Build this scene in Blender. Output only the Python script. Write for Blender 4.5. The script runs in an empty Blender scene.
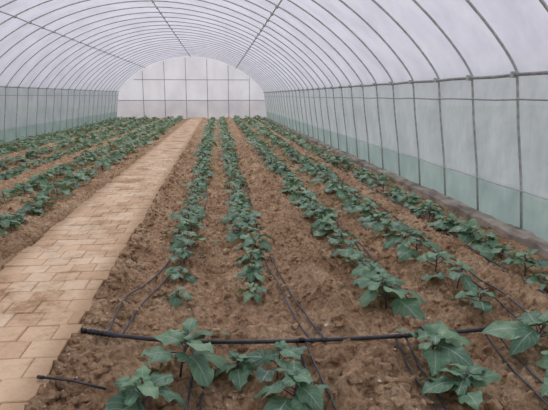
import bpy, math, random
import numpy as np
from mathutils import Vector, Matrix, noise
random.seed(7); rng=np.random.default_rng(7)
scene=bpy.context.scene
COL=scene.collection
scene.view_settings.view_transform='Standard'
scene.view_settings.look='None'
scene.view_settings.exposure=0.0

# ------------------------------------------------------------ dimensions (metres)
CX=-1.66; A=4.74; ZS=1.72; RISE=2.28; BASE=4.96
Y0=-2.0; Y1=36.6
R_=(A*A+RISE*RISE)/(2*RISE)
def arch(s):
    circ=(math.sqrt(max(R_*R_-(A*s)**2,0))-(R_-RISE))/RISE
    ell=math.sqrt(max(1-s*s,0))
    return CX+A*s, ZS+RISE*(0.85*circ+0.15*ell)
def arch_pts(off=0.0,n=40):
    p=[]
    for i in range(n+1):
        s=math.sin(math.pi*(i/n-0.5))
        x,z=arch(s)
        d=Vector((x-CX,z-0.6)).normalized()
        p.append((x+d.x*off,z+d.y*off))
    return p

# ------------------------------------------------------------ materials
def newmat(name):
    m=bpy.data.materials.new(name); m.use_nodes=True
    nt=m.node_tree; nt.nodes.clear()
    out=nt.nodes.new('ShaderNodeOutputMaterial')
    return m,nt,out
def N(nt,t,**kw):
    n=nt.nodes.new(t)
    for k,v in kw.items():
        if k in n.inputs: n.inputs[k].default_value=v
        else: setattr(n,k,v)
    return n
def ramp(nt,src,stops):
    r=nt.nodes.new('ShaderNodeValToRGB')
    while len(r.color_ramp.elements)<len(stops): r.color_ramp.elements.new(0.5)
    for e,(p,c) in zip(r.color_ramp.elements,stops):
        e.position=p; e.color=(*c,1)
    nt.links.new(src,r.inputs[0]); return r.outputs[0]
def simple(name,col,rough=0.6,metal=0.0,nscale=20,var=0.15,bump=0.0):
    m,nt,out=newmat(name)
    b=N(nt,'ShaderNodeBsdfPrincipled'); b.inputs['Roughness'].default_value=rough; b.inputs['Metallic'].default_value=metal
    tc=N(nt,'ShaderNodeTexCoord'); no=N(nt,'ShaderNodeTexNoise'); no.inputs['Scale'].default_value=nscale
    nt.links.new(tc.outputs['Object'],no.inputs['Vector'])
    c=ramp(nt,no.outputs['Fac'],[(0.3,tuple(x*(1-var) for x in col)),(0.7,tuple(min(1,x*(1+var)) for x in col))])
    nt.links.new(c,b.inputs['Base Color'])
    if bump:
        bp=N(nt,'ShaderNodeBump'); bp.inputs['Strength'].default_value=bump; bp.inputs['Distance'].default_value=0.01
        nt.links.new(no.outputs['Fac'],bp.inputs['Height']); nt.links.new(bp.outputs[0],b.inputs['Normal'])
    nt.links.new(b.outputs[0],out.inputs[0]); return m

def film_mat(name,c1,c2,scale=(0.35,0.12,0.5),diff=0.25,clear=0.16,lo=0.34,hi=0.62,low=None,bumps=0.35):
    m,nt,out=newmat(name)
    tc=N(nt,'ShaderNodeTexCoord'); mp=N(nt,'ShaderNodeMapping'); mp.inputs['Scale'].default_value=scale
    no=N(nt,'ShaderNodeTexNoise'); no.inputs['Scale'].default_value=2.0; no.inputs['Detail'].default_value=5; no.inputs['Roughness'].default_value=0.5
    nt.links.new(tc.outputs['Object'],mp.inputs[0]); nt.links.new(mp.outputs[0],no.inputs['Vector'])
    col=ramp(nt,no.outputs['Fac'],[(lo,c1),(hi,c2)])
    if low:   # lower sheet of tinted film lapped over the clear one
        sp=N(nt,'ShaderNodeSeparateXYZ'); nt.links.new(tc.outputs['Object'],sp.inputs[0])
        ma=N(nt,'ShaderNodeMath',operation='MULTIPLY_ADD'); ma.inputs[1].default_value=0.10
        nt.links.new(no.outputs['Fac'],ma.inputs[0]); nt.links.new(sp.outputs[2],ma.inputs[2])
        fr=ramp(nt,ma.outputs[0],[(0.49,(1,1,1)),(0.58,(0,0,0))])
        lc=ramp(nt,no.outputs['Fac'],[(lo,low[0]),(hi,low[1])])
        mx=N(nt,'ShaderNodeMix',data_type='RGBA'); nt.links.new(fr,mx.inputs[0]); nt.links.new(col,mx.inputs[6]); nt.links.new(lc,mx.inputs[7])
        col=mx.outputs[2]
    tr=N(nt,'ShaderNodeBsdfTranslucent'); df=N(nt,'ShaderNodeBsdfDiffuse'); gl=N(nt,'ShaderNodeBsdfGlossy'); gl.inputs['Roughness'].default_value=0.3
    n2=N(nt,'ShaderNodeTexNoise'); n2.inputs['Scale'].default_value=4; n2.inputs['Detail'].default_value=2; nt.links.new(mp.outputs[0],n2.inputs['Vector'])
    bp=N(nt,'ShaderNodeBump'); bp.inputs['Strength'].default_value=bumps; bp.inputs['Distance'].default_value=0.08
    nt.links.new(n2.outputs['Fac'],bp.inputs['Height'])
    for s in (tr,df,gl): nt.links.new(bp.outputs[0],s.inputs['Normal'])
    nt.links.new(col,tr.inputs[0]); nt.links.new(col,df.inputs[0])
    m1=N(nt,'ShaderNodeMixShader'); m1.inputs[0].default_value=diff
    nt.links.new(tr.outputs[0],m1.inputs[1]); nt.links.new(df.outputs[0],m1.inputs[2])
    m2=N(nt,'ShaderNodeMixShader'); m2.inputs[0].default_value=0.06
    nt.links.new(m1.outputs[0],m2.inputs[1]); nt.links.new(gl.outputs[0],m2.inputs[2])
    tp=N(nt,'ShaderNodeBsdfTransparent')
    m3=N(nt,'ShaderNodeMixShader'); m3.inputs[0].default_value=clear
    nt.links.new(m2.outputs[0],m3.inputs[1]); nt.links.new(tp.outputs[0],m3.inputs[2])
    nt.links.new(m3.outputs[0],out.inputs[0]); return m
M_roof=film_mat('roof_film',(0.73,0.72,0.86),(0.86,0.85,0.98),(0.8,0.8,0.8),clear=0.22,bumps=0.3)
M_side=film_mat('side_film',(0.71,0.73,0.81),(0.84,0.86,0.93),(0.3,0.9,0.7),clear=0.12,low=((0.46,0.58,0.60),(0.60,0.71,0.72)),bumps=0.3)
M_back=film_mat('end_film',(0.76,0.72,0.79),(0.88,0.84,0.90),(0.5,0.4,0.3),clear=0.06,bumps=0.2)
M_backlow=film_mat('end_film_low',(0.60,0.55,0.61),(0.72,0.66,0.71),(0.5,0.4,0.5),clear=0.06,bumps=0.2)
M_steel=simple('galvanised_steel',(0.52,0.55,0.53),0.5,0.0,15,0.2)
M_steel_light=simple('galvanised_steel_light',(0.55,0.57,0.57),0.5,0.0,15,0.2)
M_endsteel=simple('end_frame_steel',(0.42,0.42,0.46),0.5,0.0,15,0.1)
M_wire=simple('grey_rail',(0.34,0.35,0.35),0.55,0.0,15,0.2)
M_black=simple('black_polyethylene',(0.035,0.037,0.048),0.45,0,14,0.5)
M_drip=simple('dusty_drip_hose',(0.060,0.060,0.070),0.5,0,9,0.6)
M_conc=simple('weathered_concrete',(0.36,0.31,0.26),0.95,0,3,0.5,0.9)
M_grass=simple('outside_grass',(0.14,0.20,0.12),0.9,0,2,0.4)
M_stemm=simple('plant_stem',(0.13,0.09,0.14),0.6,0,40,0.25)
M_stone=simple('pale_pebble',(0.82,0.72,0.60),0.85,0,14,0.25,0.3)

def soil_mat():
    m,nt,out=newmat('tilled_soil')
    b=N(nt,'ShaderNodeBsdfPrincipled'); b.inputs['Roughness'].default_value=0.95
    b.inputs['Specular IOR Level'].default_value=0.1
    tc=N(nt,'ShaderNodeTexCoord')
    n1=N(nt,'ShaderNodeTexNoise'); n1.inputs['Scale'].default_value=1.8; n1.inputs['Detail'].default_value=8; n1.inputs['Roughness'].default_value=0.72
    n2=N(nt,'ShaderNodeTexNoise'); n2.inputs['Scale'].default_value=20; n2.inputs['Detail'].default_value=8; n2.inputs['Roughness'].default_value=0.75
    v=N(nt,'ShaderNodeTexVoronoi'); v.inputs['Scale'].default_value=26
    for n in (n1,n2,v): nt.links.new(tc.outputs['Object'],n.inputs['Vector'])
    c1=ramp(nt,n1.outputs['Fac'],[(0.34,(0.43,0.275,0.165)),(0.5,(0.64,0.435,0.27)),(0.66,(0.84,0.63,0.42))])
    c2=ramp(nt,n2.outputs['Fac'],[(0.35,(0.34,0.30,0.27)),(0.48,(0.92,0.90,0.88)),(0.64,(1.34,1.31,1.28))])
    mx=N(nt,'ShaderNodeMix',data_type='RGBA',blend_type='MULTIPLY'); mx.inputs[0].default_value=0.92
    nt.links.new(c1,mx.inputs[6]); nt.links.new(c2,mx.inputs[7])
    nt.links.new(mx.outputs[2],b.inputs['Base Color'])
    ad=N(nt,'ShaderNodeMath',operation='MULTIPLY_ADD'); ad.inputs[1].default_value=-0.5
    nt.links.new(v.outputs['Distance'],ad.inputs[0]); nt.links.new(n2.outputs['Fac'],ad.inputs[2])
    bp=N(nt,'ShaderNodeBump'); bp.inputs['Strength'].default_value=1.0; bp.inputs['Distance'].default_value=0.055
    nt.links.new(ad.outputs[0],bp.inputs['Height']); nt.links.new(bp.outputs[0],b.inputs['Normal'])
    nt.links.new(b.outputs[0],out.inputs[0]); return m
M_soil=soil_mat()

PX0,PX1=-1.80,-0.90   # brick path
PZ=0.10
def brick_mat():
    m,nt,out=newmat('path_brick')
    b=N(nt,'ShaderNodeBsdfPrincipled'); b.inputs['Roughness'].default_value=0.9; b.inputs['Specular IOR Level'].default_value=0.15
    at=N(nt,'ShaderNodeAttribute'); at.attribute_name='tone'
    tc=N(nt,'ShaderNodeTexCoord')
    n1=N(nt,'ShaderNodeTexNoise'); n1.inputs['Scale'].default_value=2.6; n1.inputs['Detail'].default_value=9; n1.inputs['Roughness'].default_value=0.8
    n2=N(nt,'ShaderNodeTexNoise'); n2.inputs['Scale'].default_value=45; n2.inputs['Detail'].default_value=5
    nt.links.new(tc.outputs['Object'],n1.inputs['Vector']); nt.links.new(tc.outputs['Object'],n2.inputs['Vector'])
    c0=ramp(nt,at.outputs['Fac'],[(0.0,(0.48,0.335,0.22)),(0.04,(0.48,0.335,0.22)),(0.1,(0.72,0.50,0.33)),(0.5,(0.82,0.61,0.42)),(1.0,(0.87,0.69,0.50))])
    c1=ramp(nt,n1.outputs['Fac'],[(0.37,(0.52,0.44,0.36)),(0.49,(0.90,0.88,0.84)),(0.66,(1.10,1.10,1.08))])
    mx=N(nt,'ShaderNodeMix',data_type='RGBA',blend_type='MULTIPLY'); mx.inputs[0].default_value=0.9
    nt.links.new(c0,mx.inputs[6]); nt.links.new(c1,mx.inputs[7])
    sp=N(nt,'ShaderNodeSeparateXYZ'); nt.links.new(tc.outputs['Object'],sp.inputs[0])
    a1=N(nt,'ShaderNodeMath',operation='SUBTRACT'); a1.inputs[1].default_value=(PX0+PX1)/2; nt.links.new(sp.outputs[0],a1.inputs[0])
    a2=N(nt,'ShaderNodeMath',operation='ABSOLUTE'); nt.links.new(a1.outputs[0],a2.inputs[0])
    a3=N(nt,'ShaderNodeMath',operation='MULTIPLY_ADD'); a3.inputs[1].default_value=0.6; nt.links.new(n1.outputs['Fac'],a3.inputs[0]); nt.links.new(a2.outputs[0],a3.inputs[2])
    rr=ramp(nt,a3.outputs[0],[(0.63,(0,0,0)),(0.73,(0.9,0.9,0.9))])
    m2=N(nt,'ShaderNodeMix',data_type='RGBA'); nt.links.new(rr,m2.inputs[0]); nt.links.new(mx.outputs[2],m2.inputs[6]); m2.inputs[7].default_value=(0.50,0.345,0.21,1)
    nt.links.new(m2.outputs[2],b.inputs['Base Color'])
    bp=N(nt,'ShaderNodeBump'); bp.inputs['Strength'].default_value=0.5; bp.inputs['Distance'].default_value=0.008
    nt.links.new(n2.outputs['Fac'],bp.inputs['Height']); nt.links.new(bp.outputs[0],b.inputs['Normal'])
    nt.links.new(b.outputs[0],out.inputs[0]); return m
M_brick=brick_mat()

def leaf_mat():
    m,nt,out=newmat('eggplant_leaf')
    uv=N(nt,'ShaderNodeUVMap'); sp=N(nt,'ShaderNodeSeparateXYZ'); nt.links.new(uv.outputs[0],sp.inputs[0])
    def math_(op,a,b=None,c=None):
        n=N(nt,'ShaderNodeMath',operation=op)
        for i,x in enumerate((a,b,c)):
            if x is None: continue
            if isinstance(x,(int,float)): n.inputs[i].default_value=x
            else: nt.links.new(x,n.inputs[i])
        return n.outputs[0]
    du=math_('ABSOLUTE',math_('SUBTRACT',sp.outputs[0],0.5))
    mid=math_('LESS_THAN',du,0.025)
    ph=math_('FRACT',math_('SUBTRACT',math_('MULTIPLY',sp.outputs[1],6.0),math_('MULTIPLY',du,4.0)))
    side=math_('LESS_THAN',ph,0.11)
    vein=math_('MAXIMUM',mid,math_('MULTIPLY',side,0.6))
    at=N(nt,'ShaderNodeAttribute'); at.attribute_name='age'
    tc=N(nt,'ShaderNodeTexCoord'); n1=N(nt,'ShaderNodeTexNoise'); n1.inputs['Scale'].default_value=12; n1.inputs['Detail'].default_value=3
    nt.links.new(tc.outputs['Object'],n1.inputs['Vector'])
    oi=N(nt,'ShaderNodeObjectInfo')
    f0=math_('MULTIPLY_ADD',oi.outputs['Random'],0.18,math_('MULTIPLY',n1.outputs['Fac'],0.55))
    f=math_('MULTIPLY_ADD',at.outputs['Fac'],0.45,f0)
    c=ramp(nt,f,[(0.28,(0.050,0.120,0.080)),(0.52,(0.105,0.225,0.135)),(0.75,(0.175,0.325,0.185)),(0.98,(0.31,0.47,0.25))])
    mx=N(nt,'ShaderNodeMix',data_type='RGBA'); nt.links.new(vein,mx.inputs[0]); nt.links.new(c,mx.inputs[6]); mx.inputs[7].default_value=(0.34,0.44,0.33,1)
    geo=N(nt,'ShaderNodeNewGeometry')
    mb=N(nt,'ShaderNodeMix',data_type='RGBA'); nt.links.new(geo.outputs['Backfacing'],mb.inputs[0]); nt.links.new(mx.outputs[2],mb.inputs[6]); mb.inputs[7].default_value=(0.33,0.43,0.33,1)
    b=N(nt,'ShaderNodeBsdfPrincipled'); b.inputs['Roughness'].default_value=0.46; b.inputs['Specular IOR Level'].default_value=0.45
    nt.links.new(mb.outputs[2],b.inputs['Base Color'])
    t=N(nt,'ShaderNodeBsdfTranslucent'); t.inputs[0].default_value=(0.22,0.40,0.11,1)
    ms=N(nt,'ShaderNodeMixShader'); ms.inputs[0].default_value=0.15
    nt.links.new(b.outputs[0],ms.inputs[1]); nt.links.new(t.outputs[0],ms.inputs[2]); nt.links.new(ms.outputs[0],out.inputs[0])
    return m
M_leaf=leaf_mat()

# ------------------------------------------------------------ helpers
def mesh_np(name,verts,faces,mats=(),smooth=False,midx=None,uvs=None,age=None):
    me=bpy.data.meshes.new(name)
    me.from_pydata([tuple(v) for v in verts],[],faces)
    for m in mats: me.materials.append(m)
    if smooth: me.polygons.foreach_set('use_smooth',[True]*len(me.polygons))
    if midx is not None: me.polygons.foreach_set('material_index',midx)
    if uvs is not None:
        l=me.uv_layers.new(name='UVMap')
        idx=np.zeros(len(me.loops),dtype=np.int32); me.loops.foreach_get('vertex_index',idx)
        l.data.foreach_set('uv',np.asarray(uvs,dtype=np.float32)[idx].ravel())
    if age is not None:
        a=me.attributes.new('age','FLOAT','POINT'); a.data.foreach_set('value',age)
    me.update(); return me
def add(name,me,parent=None,**props):
    o=bpy.data.objects.new(name,me); COL.objects.link(o)
    if parent: o.parent=parent
    for k,v in props.items(): o[k]=v
    return o
def tube(pts,r,seg=8,cap=True):
    pts=[Vector(p) for p in pts]; V=[];F=[]
    up=Vector((0,0,1))
    t0=(pts[1]-pts[0]).normalized()
    if abs(t0.dot(up))>0.95: up=Vector((0,1,0))
    n=(up-t0*up.dot(t0)).normalized()
    for i,p in enumerate(pts):
        t=(pts[min(i+1,len(pts)-1)]-pts[max(i-1,0)]).normalized()
        n=(n-t*n.dot(t)).normalized(); b=t.cross(n)
        rr=r[i] if isinstance(r,(list,tuple)) else r
        for k in range(seg):
            a=2*math.pi*k/seg
            V.append(p+n*math.cos(a)*rr+b*math.sin(a)*rr)
    for i in range(len(pts)-1):
        for k in range(seg):
            k2=(k+1)%seg
            F.append((i*seg+k,i*seg+k2,(i+1)*seg+k2,(i+1)*seg+k))
    if cap:
        F.append(tuple(range(seg))[::-1]); F.append(tuple((len(pts)-1)*seg+k for k in range(seg)))
    return V,F
def merge(parts):
    V=[];F=[]
    for v,f in parts:
        o=len(V); V+=list(v); F+=[tuple(i+o for i in ff) for ff in f]
    return V,F
def box(x0,x1,y0,y1,z0,z1):
    return ([(x0,y0,z0),(x1,y0,z0),(x1,y1,z0),(x0,y1,z0),(x0,y0,z1),(x1,y0,z1),(x1,y1,z1),(x0,y1,z1)],
            [(0,3,2,1),(4,5,6,7),(0,1,5,4),(1,2,6,5),(2,3,7,6),(3,0,4,7)])
def smooth_pts(ctrl,step=0.08):
    c=[Vector(p) for p in ctrl]; c=[c[0]*2-c[1]]+c+[c[-1]*2-c[-2]]
    out=[]
    for i in range(1,len(c)-2):
        L=(c[i+1]-c[i]).length; n=max(2,int(L/step))
        for k in range(n):
            t=k/n
            p=0.5*((2*c[i])+(-c[i-1]+c[i+1])*t+(2*c[i-1]-5*c[i]+4*c[i+1]-c[i+2])*t*t+(-c[i-1]+3*c[i]-3*c[i+1]+c[i+2])*t**3)
            out.append(p)
    out.append(c[-2]); return out

# ------------------------------------------------------------ ground
ROWS_R=[-0.34,0.29,1.20,1.86,2.58]
ROWS_L=[-2.42,-3.05,-3.85,-4.55,-5.35,-6.0]
mainc=[(-0.84,3.18),(-0.52,3.06),(-0.2,2.97),(0.2,2.91),(0.6,2.89),(1.0,2.90),(1.5,2.94),(2.2,3.01),(2.96,3.09)]
mraw=smooth_pts([(a,b,0) for a,b in mainc],0.06)
MXS=np.array([p.x for p in mraw]); MYS=np.array([p.y for p in mraw])
def main_y(x): return float(np.interp(x,MXS,MYS))
def ridge(x):
    z=0.0
    for c,w,h in ((0.75,0.18,0.14),(2.22,0.15,0.10),(-0.66,0.10,0.02),(-3.45,0.2,0.12),(-4.95,0.2,0.12),(-2.72,0.12,-0.04),(-4.2,0.12,-0.04),(1.53,0.14,-0.07),(-0.02,0.17,-0.07)):
        z+=h*math.exp(-((x-c)/w)**2)
    for e,s in ((PX1,1),(PX0,-1)):
        d=(x-e)*s
        if d>0: z+=0.10*math.exp(-(d/0.13)**2)
    if PX0-0.01<x<PX1+0.01: z=0.02
    return z
def fbm(x,y,s,k): return noise.noise(Vector((x*s,y*s,k)))
def gz(x,y):
    z=ridge(x+0.05*noise.noise(Vector((x*1.2,y*1.5,8)))) if not (PX0-0.08<x<PX1+0.08) else ridge(x)
    if PX0-0.01<x<PX1+0.01: return z
    z+=0.03*noise.noise(Vector((x*2.1,y*1.6,3)))
    near=max(0,min(1,(22-y)/8))
    if near>0:
        z+=near*(0.050*fbm(x,y,6,9)+0.052*abs(fbm(x,y,13,1))+0.030*fbm(x,y,25,5)+0.020*abs(fbm(x,y,48,2)))-0.012
    if 2.4<y<3.9:   # soil pressed level under the water main
        k=math.exp(-((y-main_y(x))/0.13)**2)
        z=z*(1-k)+min(z,0.062)*k
    return z
ys=[1.2]
while ys[-1]<Y1-0.02:
    y=ys[-1]; ys.append(y+(0.0135 if y<5 else 0.0135+0.009*(y-5)))
ys[-1]=Y1-0.02; ys=[Y0+0.02,0.0,0.8]+ys
xs=list(np.arange(-6.58,-2.4,0.05))+list(np.arange(-2.4,-1.84,0.03))+[-1.82,-1.8,-1.6,-1.1,-0.92,-0.9]+list(np.arange(-0.887,3.0,0.013))+[3.05,3.14,3.26]
V=[];nx=len(xs)
for y in ys:
    for x in xs: V.append((x,y,gz(x,y)))
F=[(j*nx+i,j*nx+i+1,(j+1)*nx+i+1,(j+1)*nx+i) for j in range(len(ys)-1) for i in range(nx-1)]
add('floor',mesh_np('floor',V,F,[M_soil],True),kind='structure',label='tilled brown cloddy soil ridges and furrows under the tunnel',category='ground')

v,f=box(-60,60,-40,90,-0.3,-0.12)
add('field',mesh_np('field',v,f,[M_grass]),kind='structure',label='grassy field outside the greenhouse',category='ground')

# brick path
parts=[];tone=[]
bed=box(PX0+0.012,PX1-0.012,0.9,Y1-0.3,0.0,PZ-0.0075); parts.append(bed); tone+=[0.0]*8
y=0.9; r=0
while y<Y1-0.5:
    ly=0.21+random.uniform(-.012,.012)
    sh=random.uniform(-.025,.025)+(0.08 if r%2==1 else 0)
    cuts=[PX0]+[PX0+0.195*k+sh+random.uniform(-.009,.009) for k in (1,2,3,4)]
    if PX1-cuts[-1]<0.06: cuts.pop()
    cuts.append(PX1)
    nq=len(cuts)-1
    for q in range(nq):
        x=cuts[q]; w=cuts[q+1]-x
        dz=random.uniform(-0.0035,0.0035); g=random.uniform(0.0015,0.0045)
        tx,ty=random.uniform(-.005,.005),random.uniform(-.005,.005)
        jl=random.uniform(-.04,.02) if q==0 else 0
        jr=random.uniform(-.02,.04) if q==nq-1 else 0
        bx=box(x+g+jl,x+w-g+jr,y+g,y+ly-g,0.01,PZ)
        vv=[list(p) for p in bx[0]]
        b=0.005
        top=[(vv[4][0]+b,vv[4][1]+b),(vv[5][0]-b,vv[5][1]+b),(vv[6][0]-b,vv[6][1]-b),(vv[7][0]+b,vv[7][1]-b)]
        for k in range(4,8): vv[k][2]=PZ-b+dz
        cx,cy=x+w/2,y+ly/2
        vv+=[[a,c,PZ+dz+(a-cx)*tx*4+(c-cy)*ty*4] for a,c in top]
        ff=[(0,1,5,4),(1,2,6,5),(2,3,7,6),(3,0,4,7),(8,9,10,11)]+[(4,5,9,8),(5,6,10,9),(6,7,11,10),(7,4,8,11)]
        parts.append((vv,ff)); tone+= [random.uniform(0.1,1)]*len(vv)
    y+=ly; r+=1
v,f=merge(parts)
me=mesh_np('brick_path',v,f,[M_brick])
at=me.attributes.new('tone','FLOAT','POINT'); at.data.foreach_set('value',tone)
add('brick_path',me,label='worn dusty buff-tan brick footpath between the soil beds',category='path')

# clods
import bmesh
def ico(sub):
    bm=bmesh.new(); bmesh.ops.create_icosphere(bm,subdivisions=sub,radius=1)
    v=np.array([q.co[:] for q in bm.verts]); f=np.array([[a.index for a in q.verts] for q in bm.faces]); bm.free(); return v,f
iv,iF=ico(2)
def clods(n,ymin,ymax,smin,smax,mat,name,label,cat,bias=1.6,rough=True):
    allv=[];allf=[];c=0
    while c<n:
        y=ymin+(ymax-ymin)*random.random()**bias
        u=random.random()
        if u<0.12: x=-0.87+abs(random.gauss(0,0.10))
        elif u<0.86: x=random.uniform(-0.84,2.92)
        else: x=random.uniform(-4.5,-1.9)
        s=smin+(smax-smin)*random.random()**4
        if abs(y-main_y(x))<0.05+s and x>-0.9: continue
        sc=rng.uniform(0.7,1.3,3)*s; sc[2]*=0.8
        p=iv.copy()
        if rough:
            for _ in range(6):
                nrm=rng.normal(size=3); nrm/=np.linalg.norm(nrm); dd=rng.uniform(0.35,0.7)
                t=p@nrm-dd; t=np.maximum(t,0); p=p-t[:,None]*nrm
            p=p*(1+rng.uniform(-0.12,0.12,len(iv)))[:,None]
        a=random.random()*6.28; ca,sa=math.cos(a),math.sin(a)
        p=p*sc
        p=np.stack([p[:,0]*ca-p[:,1]*sa,p[:,0]*sa+p[:,1]*ca,p[:,2]],1)+np.array([x,y,gz(x,y)+s*0.2])
        allv.append(p); allf.append(iF+c*len(iv)); c+=1
    V=np.concatenate(allv); Fc=np.concatenate(allf)
    me=mesh_np(name,V.tolist(),Fc.tolist(),[mat],not rough)
    add(name,me,kind='stuff',label=label,category=cat)
clods(12000,1.9,17,0.005,0.046,M_soil,'soil_clods','loose brown clods of earth scattered over the beds','soil')
clods(700,1.9,12,0.004,0.017,M_stone,'pebbles','pale small pebbles scattered over the soil','stones')

# ------------------------------------------------------------ shell
def strip(pts,y0,y1,ny,mats,midx_f=None):
    V=[];F=[];mi=[]
    n=len(pts)
    for j in range(ny+1):
        y=y0+(y1-y0)*j/ny
        for (x,z) in pts: V.append((x,y,z))
    for j in range(ny):
        for i in range(n-1):
            F.append((j*n+i,j*n+i+1,(j+1)*n+i+1,(j+1)*n+i)); mi.append(midx_f(i) if midx_f else 0)
    return mesh_np('film',V,F,mats,True,mi)
ap=arch_pts(0.035)
add('ceiling',strip(ap,Y0,Y1,40,[M_roof]),kind='structure',label='milky translucent plastic film roof arched over hoops',category='roof')
SK=0.50
def side_pts(sgn):
    def X(z): 
        t=z/ZS; return CX+sgn*((BASE+0.035)*(1-t)+(A+0.035)*t)
    return [(X(-0.1),-0.1),(X(SK),SK),(X(1.0),1.0),(X(1.5),1.5),(ap[-1][0] if sgn>0 else ap[0][0],ap[-1][1])]
add('wall_right',strip(side_pts(1),Y0,Y1,40,[M_side]),kind='structure',label='translucent plastic side wall with blue-green tinted skirt',category='wall')
add('wall_left',strip(side_pts(-1),Y0,Y1,40,[M_side]),kind='structure',label='translucent plastic side wall with blue-green tinted skirt',category='wall')
def endwall(name,y,label):
    up=[(CX-A-0.13,1.22)]+ap+[(CX+A+0.13,1.22)]
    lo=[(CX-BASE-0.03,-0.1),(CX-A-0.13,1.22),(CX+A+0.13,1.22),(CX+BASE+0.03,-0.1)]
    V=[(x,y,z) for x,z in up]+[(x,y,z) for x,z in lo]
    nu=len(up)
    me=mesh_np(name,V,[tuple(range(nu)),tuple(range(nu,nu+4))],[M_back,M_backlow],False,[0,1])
    add(name,me,kind='structure',label=label,category='wall')
endwall('wall_back',Y1,'white plastic film end wall stretched on a steel grid')
endwall('wall_front',Y0,'white plastic film end wall behind the entrance')

def curb(name,x0,x1,h):
    V=[];F=[];n=700;m=6
    for j in range(n+1):
        y=Y0+0.05+(Y1-Y0-0.1)*j/n
        V.append((x0+0.03*noise.noise(Vector((y*3,2,0))),y,-0.1))
        for i in range(m):
            t=i/(m-1); x=x0+0.02+(x1-x0-0.03)*t
            V.append((x+0.03*noise.noise(Vector((y*3,2,i*1.0)))*(1-t),y,h+0.025*noise.noise(Vector((y*3,9,i*0.7)))+0.015*noise.noise(Vector((y*11,4,i*1.3)))-(0.02 if i==0 else 0)))
        V.append((x1,y,-0.1))
    w=m+2
    for j in range(n):
        for i in range(w-1): F.append((j*w+i,j*w+i+1,(j+1)*w+i+1,(j+1)*w+i)[::-1])
    F.append(tuple(range(w))); F.append(tuple(n*w+i for i in range(w))[::-1])
    add(name,mesh_np(name,V,F,[M_conc]),kind='structure',label='rough grey-brown concrete curb along the foot of the film wall',category='curb')
curb('baseboard_right',3.04,3.24,0.095)
curb('baseboard_left',-6.56,-6.42,0.09)

# ------------------------------------------------------------ hoops
hp=[(CX-BASE,0,-0.08),(CX-BASE+0.07,0,0.6),(CX-A-0.06,0,1.2)]+[(x,0,z) for x,z in arch_pts(0.0,44)]+[(CX+A+0.06,0,1.2),(CX+BASE-0.07,0,0.6),(CX+BASE,0,-0.08)]
v,f=tube(hp,0.0148,8)
hme=mesh_np('hoop',v,f,[M_steel],True)
hoopYs=[3.36+i for i in range(33)]
for y in hoopYs:
    o=add('greenhouse_hoop',hme,label='grey galvanised steel pipe hoop holding up the plastic film',category='hoop',group='steel hoops of the tunnel frame')
    o.location.y=y
def arch_at(x):
    s=(x-CX)/A; return arch(s)[1]
def rail(name,x,z,r,mat,label,clips=True,group='lengthwise purlins under the roof'):
    pts=[(x,Y0+0.1+(Y1-Y0-0.2)*j/70,z+0.006*math.sin(j*2.1)) for j in range(71)]
    v,f=tube(pts,r,8)
    o=add(name,mesh_np(name,v,f,[mat],True),label=label,category='rail',group=group)
    if clips:
        ps=[]
        for y in hoopYs:
            ps.append(box(x-r*2.0,x+r*2.0,y-0.025,y+0.025,z-r*1.5,z+r*2.0))
        v,f=merge(ps)
        add('clip',mesh_np('clip',v,f,[M_steel]),parent=o,kind='stuff',label='steel clips clamping rail to hoops')
    return o
for dx in (-2.9,0,2.9):
    rail('purlin',CX+dx,arch_at(CX+dx)-0.032,0.016,M_steel,'grey steel purlin clamped beneath the roof hoops')
for sg in (-1,1):
    rail('side_rail',CX+sg*(A-0.03),ZS-0.01+(0.06 if sg<0 else 0),0.018,M_wire,'dark steel rail along the shoulder of the side wall',True,'side wall rails')
    rail('side_rail',CX+sg*(A-0.005),1.46+(0.06 if sg<0 else 0),0.008,M_wire,'thin steel rail below the shoulder of the side wall',False,'side wall rails')
    rail('side_rail',CX+sg*(BASE-0.09),SK,0.007,M_steel_light,'thin steel rail at the top of the tinted skirt',False,'side wall rails')

yb=Y1-0.04
for px in (-4.85,-3.45,-2.05,-0.65,0.75,2.15):
    z1=arch_at(px)-0.02
    v,f=tube([(px,yb,0),(px,yb,z1/2),(px,yb,z1)],0.02,8)
    add('end_wall_post',mesh_np('post',v,f,[M_endsteel],True),label='grey steel upright of the end wall frame',category='post',group='end wall uprights')
for z,hw in ((1.22,A+0.08),(2.55,3.75)):
    v,f=tube([(CX-hw,yb-0.04,z),(CX,yb-0.04,z),(CX+hw,yb-0.04,z)],0.02,8)
    add('end_wall_crossbar',mesh_np('bar',v,f,[M_endsteel],True),label='grey steel crossbar of the end wall frame',category='crossbar',group='end wall crossbars')

# ------------------------------------------------------------ irrigation
mp=[(p.x,p.y,0.078+0.006*math.sin(p.x*3.1)) for p in mraw]
v,f=tube(mp,0.0125,12)
mainp=add('irrigation_pipe',mesh_np('pipe',v,f,[M_black],True),label='black plastic water main laid across the planting beds',category='pipe')
def main_at(x):
    return min(mp,key=lambda p:abs(p[0]-x))
d=(Vector(mp[0])-Vector(mp[2])).normalized(); ps=[]
for i in range(7):
    c=Vector(mp[0])-d*(0.02+i*0.028); ps.append(tube([c,c-d*0.015],0.0175,12))
ps.append(tube([Vector(mp[0]),Vector(mp[0])+d*0.03],0.017,12))
v,f=merge(ps); add('end_plug',mesh_np('plug',v,f,[M_black],True),parent=mainp,label='ribbed black end plug')
lines=[]
def far(x,wob=0.05,y0=5.5,y1=33.5,seed=0):
    o=[];y=y0
    while y<y1:
        o.append((x+wob*noise.noise(Vector((seed*7.3,y*0.45,0))),y)); y+=0.7
    return o
lines.append([(-0.70,3.15),(-0.67,3.7),(-0.54,4.3),(-0.44,4.95)]+far(-0.46,.07,5.6,seed=1))
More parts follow.
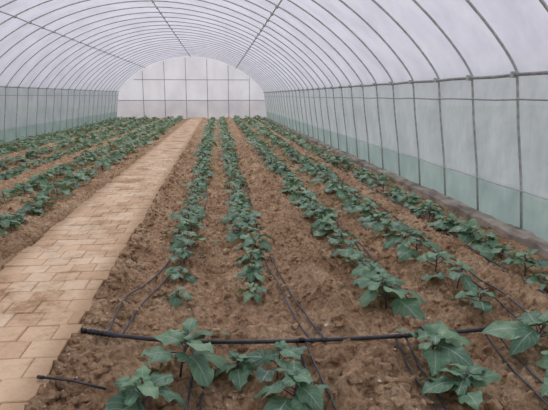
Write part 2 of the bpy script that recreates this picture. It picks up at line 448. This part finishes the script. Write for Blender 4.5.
lines.append([(-0.62,3.12),(-0.57,3.65),(-0.45,4.2),(-0.31,4.9)]+far(-0.22,.07,5.6,seed=2))
lines.append([(0.53,2.89),(0.48,3.5),(0.42,4.2),(0.38,5.0)]+far(0.16,.07,5.8,seed=3))
lines.append([(0.61,2.89),(0.55,3.4),(0.49,4.2),(0.45,5.1)]+far(0.43,.06,5.8,seed=4))
lines.append([(1.28,2.92),(1.33,3.6),(1.36,4.3)]+far(1.36,.06,5.1,seed=5))
lines.append([(1.36,2.93),(1.40,3.6),(1.43,4.3)]+far(1.43,.06,5.1,seed=6))
lines.append([(1.94,3.0),(2.00,3.6),(2.02,4.3)]+far(2.02,.06,5.1,seed=7))
lines.append([(2.02,3.02),(2.06,3.6),(2.08,4.3)]+far(2.09,.06,5.1,seed=8))
lines.append([(2.32,3.05),(2.35,3.6),(2.37,4.3)]+far(2.38,.06,5.1,seed=9))
lines.append([(2.41,3.06),(2.42,3.6),(2.43,4.3)]+far(2.45,.06,5.1,seed=10))
near=[[(-0.17,3.0),(-0.17,2.6),(-0.19,2.2),(-0.2,1.7)],[(-0.10,2.98),(-0.11,2.6),(-0.12,2.2),(-0.13,1.7)],
 [(0.44,2.88),(0.45,2.6),(0.47,2.2),(0.47,1.7)],[(0.49,2.88),(0.50,2.6),(0.53,2.2),(0.52,1.7)],
 [(1.04,2.90),(1.02,2.6),(1.01,2.1),(1.01,1.6)],[(1.11,2.90),(1.08,2.6),(1.06,2.1),(1.06,1.6)],[(1.64,2.95),(1.62,2.6),(1.61,2.1)],[(1.71,2.95),(1.69,2.6),(1.67,2.1)]]
fit=[]
for L in lines+near:
    m=main_at(L[0][0])
    L=[(L[0][0],m[1])]+L[1:]
    pts=smooth_pts([(a,b,0) for a,b in L],0.06)
    raw=[max(gz(p.x,p.y),gz(p.x+.008,p.y),gz(p.x-.008,p.y)) for p in pts]
    P=[]
    for i,p in enumerate(pts):
        lo,hi=max(0,i-4),min(len(raw),i+5)
        z=0.30*sum(raw[lo:hi])/(hi-lo)+0.70*max(raw[lo:hi])+0.006
        if abs(p.y-m[1])<0.15: 
            k=abs(p.y-m[1])/0.15; z=m[2]*(1-k)+z*k
        P.append((p.x,p.y,z))
    zz=[q[2] for q in P]
    P=[(q[0],q[1],sum(zz[max(0,i-2):i+3])/len(zz[max(0,i-2):i+3])) for i,q in enumerate(P)]
    v,f=tube(P,0.0068,8)
    add('drip_hose',mesh_np('hose',v,f,[M_drip],True),label='thin dusty black drip hose lying beside a plant row',category='hose',group='drip hoses along the rows')
    fit.append(([(m[0]-0.016,m[1],m[2]),(m[0]+0.016,m[1],m[2])],0.0155,10))
for pts_,r_,sg_ in fit:
    v,f=tube(pts_,r_,sg_)
    add('hose_fitting',mesh_np('fit',v,f,[M_black],True),parent=mainp,label='black T fitting for a drip hose')
e0=Vector((-0.92,2.555,0.120)); e1=Vector((-0.57,2.44,0.10)); mid=(e0+e1)/2+Vector((0,0,0.012))
parts=[tube([e0,mid,e1],0.0065,8),tube([e0-Vector((0.005,0,0)),e0+Vector((0.025,-0.009,0))],0.010,8)]
v,f=merge(parts)
add('offcut_hose',mesh_np('offcut',v,f,[M_black],True),label='short black hose offcut lying on the path edge',category='hose')

# ------------------------------------------------------------ eggplants
def leaf(L,W,base,az,elev,droop,nl=10,nw=6,seed=0,roll=0):
    V=[];UV=[];F=[]
    rs=random.Random(seed); ph=rs.random()*6; curl=rs.uniform(-0.5,0.8); lob=rs.uniform(.10,.22)
    for i in range(nl+1):
        t=i/nl
        w=W*0.5*(math.sin(math.pi*min(1,t**0.73))**0.62 if 0<t<1 else 0.0)
        w*=1+lob*math.sin(t*math.pi*5.2+0.6)*(1-t*0.4)
        if i==0: w=0.015*W
        if i==nl: w=0.006
        for j in range(nw+1):
            u=(j/nw-0.5)*2
            x=u*w; y=L*t-0.12*L*abs(u)*(1-t)
            z=-droop*L*t*t+0.45*curl*abs(x)*(1-1.3*t)+0.08*L*math.sin(t*11+ph+(2 if u>0 else 0))*u*u + 0.022*L*math.cos(u*2.5+t*14)*(abs(u)>0.2)
            V.append(Vector((x,y,z))); UV.append((j/nw,t))
    for i in range(nl):
        for j in range(nw):
            F.append((i*(nw+1)+j,i*(nw+1)+j+1,(i+1)*(nw+1)+j+1,(i+1)*(nw+1)+j))
    M=Matrix.Translation(base)@Matrix.Rotation(az,4,'Z')@Matrix.Rotation(elev,4,'X')@Matrix.Rotation(roll,4,'Y')
    return [M@p for p in V],F,UV
def plant(seed,hi=True,size=1.0,big=False):
    r=random.Random(seed)
    H=r.uniform(0.09,0.17)*size
    if big: H=0.18*size
    st=[]; LV=[];LF=[];LU=[];AG=[]
    lean=Vector((r.uniform(-.04,.04),r.uniform(-.04,.04),0))
    sp=[Vector((0,0,-0.03)),Vector((0,0,H*0.3))+lean*0.3,Vector((0,0,H*0.7))+lean*0.7,Vector((0,0,H))+lean]
    st.append(tube(sp,[0.006,0.0055,0.005,0.003],6 if hi else 4))
    n=(12 if big else r.randint(8,12)) if hi else 8
    az=r.random()*6.28
    for i in range(n):
        f=i/(n-1)
        az+=2.4+r.uniform(-.5,.5)
        hh=H*(0.35+0.65*f)
        base=Vector((0,0,hh))+lean*(hh/H)
        L=(0.178-0.105*f+r.uniform(-.045,.03))*size; L=max(L,0.045); W=L*r.uniform(0.72,0.94)
        pet=(0.082-0.06*f)*size*r.uniform(0.6,1.4)
        el=math.radians(18+40*f+r.uniform(-14,14))
        dirv=Vector((-math.sin(az)*math.cos(el),math.cos(az)*math.cos(el),math.sin(el)))
        tip=base+dirv*pet
        if hi: st.append(tube([base,base+dirv*pet*0.5+Vector((0,0,0.004)),tip],[0.0035,0.003,0.0025],5,False))
        le=math.radians(6+34*f*f+r.uniform(-20,24))
        v,fc,uv=leaf(L,W,tip,az,le,r.uniform(0.25,0.75),*( (12,8) if hi else (4,2)),seed=seed*31+i,roll=r.uniform(-.5,.5))
        o=len(LV); LV+=v; LF+=[tuple(a+o for a in q) for q in fc]; LU+=uv; AG+=[min(1,max(0,r.uniform(0,.75)+0.3*f))]*len(v)
    return merge(st),(LV,LF,LU,AG)
NV=30
hiv=[]
for s in range(NV+2):
    (sv,sf),(lv,lf,lu,ag)=plant(100+s,True,1.0,big=(s>=NV))
    ms=mesh_np('stem',sv,sf,[M_stemm],True)
    ml=mesh_np('foliage',lv,lf,[M_leaf],True,None,lu,ag)
    off=len(sv)
    mj=mesh_np('eggplant',list(sv)+list(lv),list(sf)+[tuple(a+off for a in q) for q in lf],[M_stemm,M_leaf],True,[0]*len(sf)+[1]*len(lf),[(0.3,0.5)]*off+list(lu),[0]*off+ag)
    hiv.append((ms,ml,mj))
lov=[]
for s in range(8):
    (sv,sf),(lv,lf,lu,ag)=plant(300+s,False,1.15)
    lov.append((np.array([tuple(p) for p in lv]),lf,lu,ag))
pos=[]
explicit={0:[2.28,2.72,3.80,4.28,4.70],1:[2.27,2.66,3.80,4.22,4.65],2:[2.32,2.70,3.55,3.93,4.3,4.7],3:[2.42,2.76,3.42,3.85,4.25,4.7],4:[3.35,3.72,4.1,4.5,4.85]}
szx={0:[1.15,1.30,.62,.70,.8],1:[1.05,.95,.62,.7,.8],2:[1.05,1.15,1.25,1.0,1.05,1],3:[1.1,1.1,1.0,1.1,1,1.05],4:[1.0,.9,1.05,1,1]}
for ri,x in enumerate(ROWS_R):
    for k,y in enumerate(explicit[ri]):
        dx=random.uniform(-.03,.03)
        if ri==0 and k==0: dx=-0.03
        if ri==0 and k==1: dx=0.10
        pos.append((x+dx,y,szx[ri][k]))
    y=5.10+random.uniform(0,.1)
    while y<35.5:
        s=random.uniform(.8,1.25) if ri>=2 else random.uniform(.68,1.08)
        if random.random()>0.03: pos.append((x+random.uniform(-.06,.06),y,s))
        y+=random.uniform(.26,.42)
pos.append((0.08,2.70,0.62)); pos.append((2.02,2.35,0.85))
for ri,x in enumerate(ROWS_L):
    y=2.0+random.uniform(0,.3)
    while y<35.5:
        if random.random()>0.03: pos.append((x+random.uniform(-.06,.06),y,random.uniform(.8,1.25)))
        y+=random.uniform(.28,.42)
pos=[p for p in pos if p[0]>-2 or p[1]>(-p[0]-1.0)*1.9-0.8]
pos.sort(key=lambda p:math.hypot(p[0],p[1]))
ind=pos[:300]; rest=pos[300:]
for i,(x,y,s) in enumerate(ind):
    vi=(i*7+int(y*3))%NV
    if abs(x-ROWS_R[0])<0.15 and y<3: vi=NV+(1 if y>2.5 else 0)
    ms,ml,mj=hiv[vi]
    z=gz(x,y); rot=random.random()*6.28
    lab='small' if s<0.72 else ('large' if s>1.12 else 'young')
    label=f'{lab} eggplant plant with broad grey-green leaves in a soil row'
    if i<100:
        e=bpy.data.objects.new('eggplant_plant',None); COL.objects.link(e); e.empty_display_size=0.05
        e.location=(x,y,z); e.rotation_euler=(0,0,rot); e.scale=(s,s,s)
        e['label']=label; e['category']='plant'; e['group']='eggplant rows'
        for nm,m in (('stem',ms),('foliage',ml)):
            c=bpy.data.objects.new(nm,m); COL.objects.link(c); c.parent=e
    else:
        e=add('eggplant_plant',mj,label=label,category='plant',group='eggplant rows')
        e.location=(x,y,z); e.rotation_euler=(0,0,rot); e.scale=(s,s,s)
AV=[];AF=[];AU=[];AA=[];off=0
for i,(x,y,s) in enumerate(rest):
    v,fc,uv,ag=lov[i%8]; a=random.random()*6.28; ca,sa=math.cos(a),math.sin(a)
    p=v*s; p=np.stack([p[:,0]*ca-p[:,1]*sa,p[:,0]*sa+p[:,1]*ca,p[:,2]],1)+np.array([x,y,gz(x,y)])
    AV.append(p); AF+=[tuple(q+off for q in f) for f in fc]; AU+=uv; AA+=ag; off+=len(v)
if AV:
    add('distant_eggplant_rows',mesh_np('rows',np.concatenate(AV).tolist(),AF,[M_leaf],True,None,AU,AA),kind='stuff',label='green eggplant rows receding towards the end wall',category='plants')

# ------------------------------------------------------------ light
w=bpy.data.worlds.new('overcast'); scene.world=w; w.use_nodes=True
bg=w.node_tree.nodes['Background']; bg.inputs[0].default_value=(0.93,0.94,1.0,1); bg.inputs[1].default_value=0.52
sun=bpy.data.lights.new('sun','SUN'); sun.energy=2.8; sun.angle=math.radians(12); sun.color=(1,0.97,0.94)
so=bpy.data.objects.new('sun',sun); COL.objects.link(so); so.rotation_euler=(math.radians(-38),math.radians(8),0); so.location=(0,10,12)

# ------------------------------------------------------------ camera
cam=bpy.data.cameras.new('camera'); co=bpy.data.objects.new('camera',cam); COL.objects.link(co)
cam.sensor_width=36; cam.lens=36*533/548; cam.clip_start=0.05; cam.clip_end=300
co.location=(0,0,1.5)
co.rotation_euler=(math.radians(90-11.56),0,math.radians(-5.95))
scene.camera=co
